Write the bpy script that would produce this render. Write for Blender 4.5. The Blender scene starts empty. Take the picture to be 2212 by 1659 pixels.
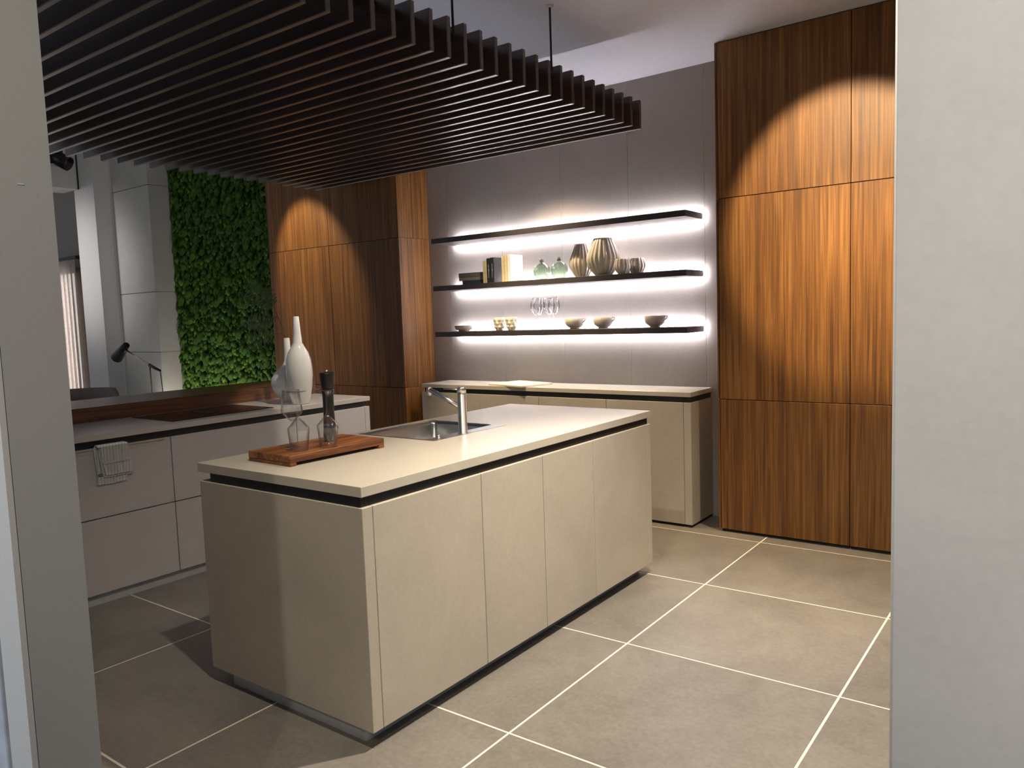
import bpy, bmesh, math, random
from mathutils import Vector, Matrix
random.seed(7)
PI = math.pi
S = bpy.context.scene
COL = S.collection

# ------------------------------------------------------------------ camera
cam_d = bpy.data.cameras.new('camera')
cam = bpy.data.objects.new('camera', cam_d)
COL.objects.link(cam)
R_ = Vector((0.80395995, 0.59366253, -0.03483113))
U_ = Vector((-0.02465696, 0.09179734, 0.99547239))
F_ = Vector((-0.59417206, 0.7994611, -0.0884393))
cam.matrix_world = Matrix(((R_.x, U_.x, -F_.x, 0), (R_.y, U_.y, -F_.y, 0), (R_.z, U_.z, -F_.z, 1.5), (0, 0, 0, 1)))
cam_d.sensor_width = 36.0
cam_d.lens = 1668.79 / 2212 * 36.0
cam_d.clip_start = 0.02
S.camera = cam

# ------------------------------------------------------------------ world, lights, exposure
S.view_settings.view_transform = 'Standard'
S.view_settings.look = 'None'
S.view_settings.gamma = 1.0
S.view_settings.use_curve_mapping = False
S.view_settings.exposure = 0.0
world = bpy.data.worlds.new('showroom')
S.world = world
world.use_nodes = True
bg = world.node_tree.nodes['Background']
bg.inputs[0].default_value = (0.86, 0.91, 1.0, 1)
bg.inputs[1].default_value = 0.27
WARM = (1.0, 0.77, 0.47)
NEUT = (1.0, 0.88, 0.70)


def spot(name, loc, aim, power, half, blend=0.35, col=WARM, rad=0.03):
    d = bpy.data.lights.new(name, 'SPOT')
    d.energy = power
    d.color = col
    d.spot_size = math.radians(2 * half)
    d.spot_blend = blend
    d.shadow_soft_size = rad
    o = bpy.data.objects.new(name, d)
    COL.objects.link(o)
    o.location = loc
    o.rotation_euler = (Vector(aim) - Vector(loc)).to_track_quat('-Z', 'Y').to_euler()
    return o


def area(name, loc, aim, power, sx, sy, col):
    d = bpy.data.lights.new(name, 'AREA')
    d.energy = power
    d.color = col
    d.shape = 'RECTANGLE'
    d.size = sx
    d.size_y = sy
    o = bpy.data.objects.new(name, d)
    COL.objects.link(o)
    o.location = loc
    o.rotation_euler = (Vector(aim) - Vector(loc)).to_track_quat('-Z', 'Y').to_euler()
    return o


spot('spot_right_cabinets', (-1.27, 3.22, 3.12), (-1.15, 4.923, 2.06), 360, 21.8, 0.35)
spot('spot_cabinet_foot', (-1.1, 4.42, 3.12), (-1.1, 4.60, 0.0), 330, 30, 0.9)
spot('spot_left_cabinets', (-6.26, 3.98, 3.12), (-5.97, 4.877, 2.05), 110, 24.5, 0.5)
spot('spot_aisle', (-1.06, 3.10, 3.12), (-1.25, 2.60, 0.0), 570, 40, 0.95, NEUT)
spot('spot_island', (-1.36, 1.42, 3.12), (-2.1, 2.3, 0.9), 150, 42, 0.8, NEUT)
spot('spot_back_counter', (-3.45, 4.705, 2.66), (-3.3, 4.95, 1.2), 90, 58, 0.95)
spot('spot_counter_front', (-3.50, 3.95, 2.66), (-3.3, 4.9, 0.6), 120, 33, 0.5)
spot('spot_vases', (-3.4, 3.4, 2.66), (-4.40, 3.75, 0.95), 90, 19, 0.25, NEUT)
spot('spot_entrance', (0.1, -1.0, 3.12), (0.3, 1.3, 1.6), 310, 25, 1.0, (1.0, 0.93, 0.84))
spot('spot_end_panel', (-0.1, -1.0, 3.12), (-2.1, 1.76, 0.7), 110, 20, 0.9, NEUT)
for k, ux in enumerate((-8.15, -7.5, -6.9)):
    spot('moss_uplight', (ux, 4.52, 0.40), (ux + 0.05, 4.9, 1.0), 17, 70, 0.8, (1.0, 0.90, 0.80), 0.06)
spot('lounge_fill', (-10.4, 1.2, 2.9), (-9.6, 4.6, 2.2), 330, 17, 1.0, (1.0, 0.95, 0.93), 0.3)  # added fill to brighten the white lounge column, not a known fixture
area('ceiling_fill', (-4.0, 2.9, 2.90), (-4.0, 2.9, 3.2), 7, 3.0, 3.4, (0.82, 0.86, 1.0))  # invented cool fill above the slats, only to brighten the ceiling
area('left_wall_fill', (-3.6, -2.6, 2.0), (-1.9, 0.5, 1.3), 45, 1.5, 1.8, (0.82, 0.91, 1.0))  # unseen cool fill added for the front of the left wall, no actual window


# ------------------------------------------------------------------ materials
MATS = {}


def nodes_of(name):
    m = bpy.data.materials.new(name)
    m.use_nodes = True
    nt = m.node_tree
    b = nt.nodes['Principled BSDF']
    return m, nt, b


def N(nt, typ, **kw):
    n = nt.nodes.new(typ)
    for k, v in kw.items():
        setattr(n, k, v)
    return n


def ramp(nt, fac, stops):
    r = N(nt, 'ShaderNodeValToRGB')
    while len(r.color_ramp.elements) < len(stops):
        r.color_ramp.elements.new(0.5)
    for e, (p, c) in zip(r.color_ramp.elements, stops):
        e.position = p
        e.color = (*c, 1)
    nt.links.new(fac, r.inputs[0])
    return r.outputs[0]


def plain(name, col, rough=0.5, metal=0.0, spec=0.5, noise=0.06, nscale=30, coat=0.0, bump=0.0):
    m, nt, b = nodes_of(name)
    tc = N(nt, 'ShaderNodeTexCoord')
    nz = N(nt, 'ShaderNodeTexNoise')
    nz.inputs['Scale'].default_value = nscale
    nz.inputs['Detail'].default_value = 4
    nt.links.new(tc.outputs['Object'], nz.inputs['Vector'])
    lo = tuple(c * (1 - noise) for c in col)
    hi = tuple(min(1, c * (1 + noise)) for c in col)
    nt.links.new(ramp(nt, nz.outputs[0], [(0.3, lo), (0.7, hi)]), b.inputs['Base Color'])
    b.inputs['Roughness'].default_value = rough
    b.inputs['Metallic'].default_value = metal
    b.inputs['Specular IOR Level'].default_value = spec
    if coat:
        b.inputs['Coat Weight'].default_value = coat
        b.inputs['Coat Roughness'].default_value = 0.1
    if bump:
        bp = N(nt, 'ShaderNodeBump')
        bp.inputs['Strength'].default_value = bump
        bp.inputs['Distance'].default_value = 0.002
        nt.links.new(nz.outputs[0], bp.inputs['Height'])
        nt.links.new(bp.outputs[0], b.inputs['Normal'])
    MATS[name] = m
    return m


def concrete(name, col, rough=0.5, contrast=0.12, spec=0.4, scale=2.2, random_shift=True):
    """mottled cement-look laminate / tile"""
    m, nt, b = nodes_of(name)
    tc = N(nt, 'ShaderNodeTexCoord')
    add = N(nt, 'ShaderNodeVectorMath', operation='ADD')
    oi = N(nt, 'ShaderNodeObjectInfo')
    mul = N(nt, 'ShaderNodeMath', operation='MULTIPLY')
    mul.inputs[1].default_value = 37.0 if random_shift else 0.0
    nt.links.new(oi.outputs['Random'], mul.inputs[0])
    nt.links.new(tc.outputs['Object'], add.inputs[0])
    nt.links.new(mul.outputs[0], add.inputs[1])
    n1 = N(nt, 'ShaderNodeTexNoise')
    n1.inputs['Scale'].default_value = scale
    n1.inputs['Detail'].default_value = 8
    n1.inputs['Roughness'].default_value = 0.68
    n1.inputs['Distortion'].default_value = 0.6
    n2 = N(nt, 'ShaderNodeTexNoise')
    n2.inputs['Scale'].default_value = 60
    n2.inputs['Detail'].default_value = 5
    for n in (n1, n2):
        nt.links.new(add.outputs[0], n.inputs['Vector'])
    mx = N(nt, 'ShaderNodeMix')
    mx.inputs[0].default_value = 0.3
    nt.links.new(n1.outputs[0], mx.inputs[2])
    nt.links.new(n2.outputs[0], mx.inputs[3])
    lo = tuple(c * (1 - contrast) for c in col)
    hi = tuple(min(1, c * (1 + contrast)) for c in col)
    nt.links.new(ramp(nt, mx.outputs[0], [(0.36, lo), (0.64, hi)]), b.inputs['Base Color'])
    b.inputs['Roughness'].default_value = rough
    b.inputs['Specular IOR Level'].default_value = spec
    bp = N(nt, 'ShaderNodeBump')
    bp.inputs['Strength'].default_value = 0.12
    bp.inputs['Distance'].default_value = 0.001
    nt.links.new(n2.outputs[0], bp.inputs['Height'])
    nt.links.new(bp.outputs[0], b.inputs['Normal'])
    MATS[name] = m
    return m


def wood(name, dark, mid, light, rough=0.42, grain=(1.0, 1.0, 0.02), strips=9.0, axis=0, spec=0.4, strip_amt=0.55):
    """straight-grained veneer in strips of differing tone; axis is the one across the strips"""
    m, nt, b = nodes_of(name)
    tc = N(nt, 'ShaderNodeTexCoord')
    oi = N(nt, 'ShaderNodeObjectInfo')
    mul = N(nt, 'ShaderNodeMath', operation='MULTIPLY')
    mul.inputs[1].default_value = 61.0
    nt.links.new(oi.outputs['Random'], mul.inputs[0])
    add = N(nt, 'ShaderNodeVectorMath', operation='ADD')
    nt.links.new(tc.outputs['Object'], add.inputs[0])
    nt.links.new(mul.outputs[0], add.inputs[1])
    sc = N(nt, 'ShaderNodeVectorMath', operation='MULTIPLY')
    sc.inputs[1].default_value = grain
    nt.links.new(add.outputs[0], sc.inputs[0])
    n1 = N(nt, 'ShaderNodeTexNoise')
    n1.inputs['Scale'].default_value = 110
    n1.inputs['Detail'].default_value = 5
    n1.inputs['Distortion'].default_value = 0.7
    n2 = N(nt, 'ShaderNodeTexNoise')
    n2.inputs['Scale'].default_value = 28
    n2.inputs['Detail'].default_value = 3
    n2.inputs['Distortion'].default_value = 1.2
    for n in (n1, n2):
        nt.links.new(sc.outputs[0], n.inputs['Vector'])
    sep = N(nt, 'ShaderNodeSeparateXYZ')
    nt.links.new(add.outputs[0], sep.inputs[0])
    v = N(nt, 'ShaderNodeTexVoronoi', voronoi_dimensions='1D')
    v.inputs['Scale'].default_value = strips
    nt.links.new(sep.outputs[axis], v.inputs['W'])
    sepc = N(nt, 'ShaderNodeSeparateColor')
    nt.links.new(v.outputs['Color'], sepc.inputs[0])
    m1 = N(nt, 'ShaderNodeMix')
    m1.inputs[0].default_value = 0.5
    nt.links.new(n1.outputs[0], m1.inputs[2])
    nt.links.new(n2.outputs[0], m1.inputs[3])
    m2 = N(nt, 'ShaderNodeMath', operation='MULTIPLY_ADD')
    m2.inputs[1].default_value = 0.22 * strip_amt
    nt.links.new(sepc.outputs[0], m2.inputs[0])
    sub = N(nt, 'ShaderNodeMath', operation='SUBTRACT')
    nt.links.new(m1.outputs[0], sub.inputs[0])
    sub.inputs[1].default_value = 0.11 * strip_amt
    nt.links.new(sub.outputs[0], m2.inputs[2])
    nt.links.new(ramp(nt, m2.outputs[0], [(0.36, dark), (0.5, mid), (0.64, light)]), b.inputs['Base Color'])
    b.inputs['Roughness'].default_value = rough
    b.inputs['Specular IOR Level'].default_value = spec
    bp = N(nt, 'ShaderNodeBump')
    bp.inputs['Strength'].default_value = 0.15
    bp.inputs['Distance'].default_value = 0.001
    nt.links.new(n1.outputs[0], bp.inputs['Height'])
    nt.links.new(bp.outputs[0], b.inputs['Normal'])
    MATS[name] = m
    return m


def glass(name, col=(1, 1, 1)):
    """thin clear glass: see-through with Fresnel reflections"""
    m, nt, b = nodes_of(name)
    nt.nodes.remove(b)
    tr = N(nt, 'ShaderNodeBsdfTransparent')
    gl = N(nt, 'ShaderNodeBsdfGlossy')
    gl.inputs['Roughness'].default_value = 0.03
    lw = N(nt, 'ShaderNodeLayerWeight')
    lw.inputs[0].default_value = 0.5
    nt.links.new(ramp(nt, lw.outputs['Facing'], [(0.35, col), (0.95, tuple(c * 0.74 for c in col))]), tr.inputs[0])
    pw = N(nt, 'ShaderNodeMath', operation='POWER')
    pw.inputs[1].default_value = 2.6
    nt.links.new(lw.outputs['Facing'], pw.inputs[0])
    fr = N(nt, 'ShaderNodeMath', operation='MULTIPLY_ADD')
    fr.inputs[1].default_value = 0.65
    fr.inputs[2].default_value = 0.06
    nt.links.new(pw.outputs[0], fr.inputs[0])
    mx = N(nt, 'ShaderNodeMixShader')
    nt.links.new(fr.outputs[0], mx.inputs[0])
    nt.links.new(tr.outputs[0], mx.inputs[1])
    nt.links.new(gl.outputs[0], mx.inputs[2])
    nt.links.new(mx.outputs[0], nt.nodes['Material Output'].inputs[0])
    MATS[name] = m
    return m


def emit(name, col, strength):
    m, nt, b = nodes_of(name)
    b.inputs['Base Color'].default_value = (*col, 1)
    b.inputs['Emission Color'].default_value = (*col, 1)
    b.inputs['Emission Strength'].default_value = strength
    MATS[name] = m
    return m


concrete('laminate', (0.50, 0.455, 0.385), 0.5, 0.09)
concrete('worktop', (0.56, 0.515, 0.44), 0.30, 0.05, 0.5, 3.0)
concrete('pale_laminate', (0.50, 0.485, 0.48), 0.45, 0.04, 0.5, 3.0)
concrete('pale_worktop', (0.53, 0.505, 0.485), 0.32, 0.04, 0.5, 3.0)
concrete('wallpanel', (0.40, 0.365, 0.335), 0.6, 0.06, 0.3, 2.0)
concrete('cement', (0.47, 0.45, 0.42), 0.75, 0.07, 0.25, 3.0, False)
concrete('tile', (0.205, 0.187, 0.167), 0.42, 0.22, 0.4, 1.7)
concrete('slab', (0.50, 0.49, 0.465), 0.6, 0.10, 0.3, 1.6)
plain('grout', (0.80, 0.76, 0.62), 0.8)
plain('white_paint', (0.66, 0.65, 0.64), 0.8, noise=0.02, nscale=80)
plain('ceiling_paint', (0.66, 0.66, 0.73), 0.9, noise=0.03)
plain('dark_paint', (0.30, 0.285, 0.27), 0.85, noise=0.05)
plain('plaster', (0.46, 0.46, 0.45), 0.8, noise=0.03, nscale=160, bump=0.04)
plain('cladding', (0.55, 0.60, 0.68), 0.7, noise=0.12, nscale=14, bump=0.6)
plain('black_channel', (0.012, 0.013, 0.015), 0.45, noise=0.1)
plain('carcass', (0.02, 0.018, 0.017), 0.8)
plain('plinth_metal', (0.46, 0.48, 0.51), 0.4, 0.1, noise=0.04)
plain('steel', (0.62, 0.61, 0.60), 0.32, 1.0, noise=0.05, nscale=200)
plain('sink_steel', (0.42, 0.43, 0.43), 0.30, 1.0, noise=0.05, nscale=200)
plain('trim_metal', (0.62, 0.59, 0.54), 0.4, 0.5)
plain('shelf_black', (0.05, 0.043, 0.047), 0.38, noise=0.08)
plain('black_matte', (0.006, 0.006, 0.007), 0.4)
plain('black_glass', (0.008, 0.008, 0.009), 0.06, noise=0.0)
plain('porcelain', (0.80, 0.80, 0.80), 0.08, noise=0.01, coat=0.5)
plain('cream_ceramic', (0.76, 0.71, 0.60), 0.35, noise=0.05)
plain('stoneware', (0.66, 0.58, 0.53), 0.4, noise=0.06)
plain('ribbed_ceramic', (0.68, 0.61, 0.52), 0.28, noise=0.06, coat=0.3)
plain('cream_cover', (0.78, 0.68, 0.42), 0.55)
plain('white_cover', (0.85, 0.84, 0.86), 0.5)
plain('black_cover', (0.025, 0.03, 0.045), 0.45)
plain('navy_cover', (0.03, 0.05, 0.11), 0.5)
plain('grey_cover', (0.16, 0.15, 0.13), 0.5)
plain('taupe_cover', (0.28, 0.25, 0.21), 0.5)
plain('paper', (0.80, 0.72, 0.60), 0.9)
plain('print_white', (0.75, 0.75, 0.75), 0.6)
plain('brass', (0.78, 0.70, 0.55), 0.25, 1.0)
plain('taupe_fabric', (0.20, 0.16, 0.14), 0.9, noise=0.15, nscale=300, bump=0.2)
plain('twig', (0.09, 0.05, 0.035), 0.7)
plain('fern_green', (0.13, 0.20, 0.07), 0.6, noise=0.25)
plain('frame_brown', (0.10, 0.06, 0.04), 0.5)
plain('tray_yellow', (0.86, 0.80, 0.60), 0.4)
wood('walnut', (0.10, 0.040, 0.012), (0.190, 0.080, 0.020), (0.30, 0.138, 0.038), 0.5, strip_amt=0.3)
wood('walnut_side', (0.10, 0.040, 0.012), (0.190, 0.080, 0.020), (0.30, 0.138, 0.038), 0.46, axis=1, strip_amt=0.3)
wood('bar_wood', (0.06, 0.024, 0.012), (0.125, 0.052, 0.024), (0.20, 0.09, 0.042), 0.35, (1, 0.03, 1), 6, 2)
wood('slat_wood', (0.022, 0.010, 0.007), (0.042, 0.019, 0.012), (0.065, 0.03, 0.019), 0.5, (0.03, 1, 1), 4, 2, 0.4)
wood('board_wood', (0.10, 0.032, 0.012), (0.21, 0.075, 0.025), (0.36, 0.15, 0.055), 0.4, (1, 0.06, 1), 22, 0, 0.4, 0.9)
sb = MATS['slat_wood'].node_tree.nodes['Principled BSDF']
sb.inputs['Coat Weight'].default_value = 1.0
sb.inputs['Coat Roughness'].default_value = 0.28
sb.inputs['Coat IOR'].default_value = 1.7
glass('clear_glass')
glass('green_glass', (0.80, 0.87, 0.80))
emit('led', (1.0, 0.95, 1.0), 84.0)
emit('daylight', (1.0, 0.90, 0.84), 2.2)


def moss_mat():
    m, nt, b = nodes_of('moss')
    tc = N(nt, 'ShaderNodeTexCoord')
    v = N(nt, 'ShaderNodeTexNoise')
    v.inputs['Scale'].default_value = 18
    v.inputs['Detail'].default_value = 4
    nt.links.new(tc.outputs['Object'], v.inputs['Vector'])
    nt.links.new(ramp(nt, v.outputs[0], [(0.3, (0.012, 0.045, 0.006)), (0.5, (0.035, 0.10, 0.012)), (0.72, (0.15, 0.22, 0.03))]), b.inputs['Base Color'])
    b.inputs['Roughness'].default_value = 0.8
    b.inputs['Specular IOR Level'].default_value = 0.2
    MATS['moss'] = m


moss_mat()


def towel_mat():
    m, nt, b = nodes_of('towel')
    tc = N(nt, 'ShaderNodeTexCoord')
    sep = N(nt, 'ShaderNodeSeparateXYZ')
    nt.links.new(tc.outputs['Object'], sep.inputs[0])
    mu = N(nt, 'ShaderNodeMath', operation='MULTIPLY')
    mu.inputs[1].default_value = 2 * PI / 0.0165
    nt.links.new(sep.outputs[1], mu.inputs[0])
    sn = N(nt, 'ShaderNodeMath', operation='SINE')
    nt.links.new(mu.outputs[0], sn.inputs[0])
    nt.links.new(ramp(nt, sn.outputs[0], [(0.55, (0.90, 0.91, 0.90)), (0.95, (0.60, 0.63, 0.63))]), b.inputs['Base Color'])
    b.inputs['Roughness'].default_value = 0.95
    MATS['towel'] = m


towel_mat()


def curtain_mat():
    m, nt, b = nodes_of('curtain')
    tc = N(nt, 'ShaderNodeTexCoord')
    nz = N(nt, 'ShaderNodeTexNoise')
    nz.inputs['Scale'].default_value = 40
    nt.links.new(tc.outputs['Object'], nz.inputs['Vector'])
    nt.links.new(ramp(nt, nz.outputs[0], [(0.3, (0.72, 0.68, 0.66)), (0.7, (0.85, 0.82, 0.80))]), b.inputs['Base Color'])
    b.inputs['Roughness'].default_value = 0.9
    b.inputs['Transmission Weight'].default_value = 0.35
    b.inputs['IOR'].default_value = 1.02
    MATS['curtain'] = m


curtain_mat()


# ------------------------------------------------------------------ mesh helpers
def box(bm, x0, x1, y0, y1, z0, z1, bev=0.0, seg=1):
    x0, x1 = min(x0, x1), max(x0, x1)
    y0, y1 = min(y0, y1), max(y0, y1)
    z0, z1 = min(z0, z1), max(z0, z1)
    vs = [bm.verts.new((x, y, z)) for z in (z0, z1) for y in (y0, y1) for x in (x0, x1)]
    fs = [bm.faces.new([vs[i] for i in q]) for q in ((0, 2, 3, 1), (4, 5, 7, 6), (0, 1, 5, 4), (2, 6, 7, 3), (0, 4, 6, 2), (1, 3, 7, 5))]
    if bev:
        es = list({e for f in fs for e in f.edges})
        bmesh.ops.bevel(bm, geom=es, offset=bev, segments=seg, profile=0.5, affect='EDGES')
    return bm


def bx(*a, **k):
    return box(bmesh.new(), *a, **k)


def lathe(bm, prof, n=32, c=(0, 0, 0), ribs=0, amp=0.0, twist=0.0, closed=False):
    rings = []
    for (r, z) in prof:
        if r < 1e-6:
            rings.append([bm.verts.new((c[0], c[1], c[2] + z))])
        else:
            ring = []
            for i in range(n):
                a = 2 * PI * i / n
                rr = r * (1 + amp * math.cos(ribs * (a + twist * z))) if ribs else r
                ring.append(bm.verts.new((c[0] + rr * math.cos(a), c[1] + rr * math.sin(a), c[2] + z)))
            rings.append(ring)
    pairs = list(zip(rings, rings[1:]))
    if closed:
        pairs.append((rings[-1], rings[0]))
    for A, B in pairs:
        for i in range(n):
            j = (i + 1) % n
            if len(A) == 1 and len(B) == 1:
                continue
            if len(A) == 1:
                bm.faces.new((A[0], B[j], B[i]))
            elif len(B) == 1:
                bm.faces.new((A[i], A[j], B[0]))
            else:
                bm.faces.new((A[i], A[j], B[j], B[i]))
    for f in bm.faces:
        f.smooth = True
    return bm


def tube(bm, pts, r, n=10, r1=None):
    """capped tube through points"""
    pts = [Vector(p) for p in pts]
    rings = []
    up = None
    for i, p in enumerate(pts):
        if i == 0:
            t = pts[1] - pts[0]
        elif i == len(pts) - 1:
            t = pts[-1] - pts[-2]
        else:
            t = (pts[i + 1] - pts[i - 1])
        t.normalize()
        if up is None:
            up = t.orthogonal().normalized()
        else:
            up = (up - t * up.dot(t)).normalized()
        s = t.cross(up)
        rr = r if r1 is None else r + (r1 - r) * i / (len(pts) - 1)
        rings.append([bm.verts.new(p + (up * math.cos(2 * PI * k / n) + s * math.sin(2 * PI * k / n)) * rr) for k in range(n)])
    for A, B in zip(rings, rings[1:]):
        for k in range(n):
            f = bm.faces.new((A[k], A[(k + 1) % n], B[(k + 1) % n], B[k]))
            f.smooth = True
    bm.faces.new(rings[0][::-1])
    bm.faces.new(rings[-1])
    return bm


def wloc(p):
    v = Vector((0, 0, 0))
    while p is not None:
        v += p.location
        p = p.parent
    return v


def obj(name, bm, mat, parent=None, local=False, kind=None):
    """link a bmesh as one mesh object; vertices are world coordinates unless local"""
    if parent is not None and not local:
        off = wloc(parent)
        bmesh.ops.translate(bm, vec=-off, verts=bm.verts)
    bmesh.ops.recalc_face_normals(bm, faces=bm.faces)
    me = bpy.data.meshes.new(name)
    bm.to_mesh(me)
    bm.free()
    me.materials.append(MATS[mat])
    o = bpy.data.objects.new(name, me)
    COL.objects.link(o)
    if parent is not None:
        o.parent = parent
    if kind:
        o['kind'] = kind
    return o


def recentre(o):
    """put a top-level mesh's origin at the middle of its base"""
    vs = o.data.vertices
    c = Vector(((min(v.co.x for v in vs) + max(v.co.x for v in vs)) / 2, (min(v.co.y for v in vs) + max(v.co.y for v in vs)) / 2, min(v.co.z for v in vs)))
    o.data.transform(Matrix.Translation(-c))
    o.location = c
    return o


def tag(o, label, cat, group=None):
    o['label'] = label
    o['category'] = cat
    if group:
        o['group'] = group
    return o


def thing(name, label, cat, loc, group=None, rotz=0.0):
    o = bpy.data.objects.new(name, None)
    o.empty_display_size = 0.05
    COL.objects.link(o)
    o.location = loc
    o.rotation_euler = (0, 0, rotz)
    return tag(o, label, cat, group)


def copy_tree(root, loc, label, rotz=None):
    r = root.copy()
    COL.objects.link(r)
    r.location = loc
    if rotz is not None:
        r.rotation_euler = (0, 0, rotz)
    r['label'] = label
    for ch in list(root.children):
        c = ch.copy()
        COL.objects.link(c)
        c.parent = r
        for g in list(ch.children):
            d = g.copy()
            COL.objects.link(d)
            d.parent = c
    return r


def struct(name, bm, mat, parent=None):
    o = obj(name, bm, mat, parent)
    if parent is None:
        o['kind'] = 'structure'
    return o


# ------------------------------------------------------------------ dimensions (metres)
WT = 0.937            # worktop height
WY = 5.269            # back wall
CZ = 3.192            # ceiling

# ------------------------------------------------------------------ the setting: floor
TX, TY, GX, GY, GR = 0.9126, 0.8975, -1.6346, 4.800, 0.0046
floor = struct('floor', bx(-13.0, 4.5, -4.0, 6.0, -0.12, -0.0008), 'grout')
tm = bmesh.new()
box(tm, GR, TX - GR, GR, TY - GR, -0.0008, 0.0, 0.0002)
bmesh.ops.recalc_face_normals(tm, faces=tm.faces)
tile_me = bpy.data.meshes.new('tile')
tm.to_mesh(tile_me)
tm.free()
tile_me.materials.append(MATS['tile'])
for i in range(-6, 6):
    for j in range(-1, 9):
        t = bpy.data.objects.new('tile', tile_me)
        COL.objects.link(t)
        t.parent = floor
        t.location = (GX + i * TX, GY - (j + 1) * TY + TY, 0)
# back wall with its cladding panels
wall_back = struct('wall_back', bx(-6.62, 1.2, WY + 0.003, WY + 0.16, 0, CZ), 'white_paint')
seams = [-4.807, -4.566, -3.968, -3.370, -2.771, -2.172, -1.573]
for a, b in zip(seams, seams[1:]):
    obj('wall_panel', bx(a + 0.0012, b - 0.0012, WY, WY + 0.005, 0, CZ, 0.0008), 'wallpanel', wall_back)
# ceiling of the kitchen and the higher one of the lounge
struct('ceiling', bx(-6.3, 4.5, -4.0, WY + 0.2, CZ, CZ + 0.12), 'ceiling_paint')
struct('trim_1', bx(-6.36, -6.3, -4.0, WY + 0.2, CZ, 4.3), 'ceiling_paint')
# foreground wall on the right, with its metal corner bead
wall_right = struct('wall_right', bx(-0.233, 4.0, 1.3, 1.52, 0, CZ), 'cement')
obj('corner_bead', bx(-0.2358, -0.2330, 1.2985, 1.304, 0, CZ), 'trim_metal', wall_right)
# foreground wall on the left: plastered jamb, painted band and cladding
wall_left = struct('wall_left', bx(-4.6, -1.5, 0.545, 0.653, 0, CZ), 'plaster')
obj('jamb_band', bx(-1.592, -1.5, 0.535, 0.546, 0, CZ), 'white_paint', wall_left)
for k in range(3):
    obj('cladding_panel', bx(-1.596 - (k + 1) * 0.9, -1.598 - k * 0.9, 0.530, 0.546, 0, CZ, 0.002), 'cladding', wall_left)
obj('wall_scuff', bx(-1.5002, -1.4985, 0.596, 0.606, 1.757, 1.759), 'print_white', wall_left)

# ------------------------------------------------------------------ the setting: lounge beyond
LZ = 4.25
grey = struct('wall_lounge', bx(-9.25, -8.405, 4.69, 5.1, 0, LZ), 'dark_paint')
for (x0, x1) in ((-9.236, -8.405),):
    zs = [0, 0.05, 1.225, 1.905, 3.075, LZ]
    zs = [0.0, 1.225, 1.905, 3.09, LZ]
    for a, b in zip(zs, zs[1:]):
        obj('stone_slab', bx(x0, x1 - 0.0, 4.661, 4.70, a + 0.003, b - 0.003, 0.002), 'slab', grey)
        obj('stone_slab', bx(x1 - 0.03, x1 + 0.0005, 4.6615, 4.90, a + 0.003, b - 0.003, 0.002), 'slab', grey)
struct('wall_column', bx(-9.707, -9.236, 4.466, 5.1, 0, LZ), 'white_paint')
obj('shadow_joint', bx(-9.245, -9.215, 4.652, 4.663, 0, LZ), 'white_paint', bpy.data.objects['wall_column'])
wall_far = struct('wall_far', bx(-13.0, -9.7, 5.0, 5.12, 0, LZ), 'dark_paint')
soff = struct('trim_2', bx(-9.98, -9.59, 2.6, 4.464, 3.158, LZ), 'white_paint')
obj('shadow_gap', bx(-9.60, -9.575, 4.455, 4.467, 3.158, LZ), 'black_matte', soff)
struct('ceiling_lounge', bx(-13.0, -6.3, -4.0, 6.0, LZ, LZ + 0.1), 'white_paint')
# window with frame and glowing pane
win = struct('window_1', bx(-10.87, -10.68, 4.93, 5.0, 0.0, 2.34), 'frame_brown')
obj('window_frame', bx(-12.6, -10.87, 4.93, 5.0, 2.27, 2.34), 'frame_brown', win)
obj('pane', bx(-12.6, -10.87, 4.975, 4.99, 0.0, 2.27), 'daylight', win)

# ------------------------------------------------------------------ moss wall
mw = thing('moss_wall', 'tall green preserved moss panel beside the walnut cabinets', 'moss wall', (-7.52, 4.93, 0))
obj('backing_panel', bx(-8.40, -6.615, 4.93, 4.99, 0, 3.4), 'moss', mw)


def cushion(bm, c, r, tilt, n=7):
    """a rounded drooping moss leaf: a cupped dome"""
    tz = random.uniform(-0.5, 0.5)
    rot = Matrix.Rotation(tz, 4, 'Y') @ Matrix.Rotation(PI / 2 - tilt, 4, 'X')
    top = []
    for (rr, h) in ((1.0, 0.0), (0.86, 0.38), (0.5, 0.62)):
        ring = []
        for i in range(n):
            a = 2 * PI * i / n
            p = Vector((rr * math.cos(a) * r * 0.8, rr * math.sin(a) * r * 1.15, h * r * 1.0))
            p = rot @ p
            ring.append(bm.verts.new(Vector(c) + p))
        top.append(ring)
    apex = bm.verts.new(Vector(c) + rot @ Vector((0, 0, 0.7 * r)))
    for A, B in zip(top, top[1:]):
        for i in range(n):
            f = bm.faces.new((A[i], A[(i + 1) % n], B[(i + 1) % n], B[i]))
            f.smooth = True
    for i in range(n):
        f = bm.faces.new((top[-1][i], top[-1][(i + 1) % n], apex))
        f.smooth = True


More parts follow.
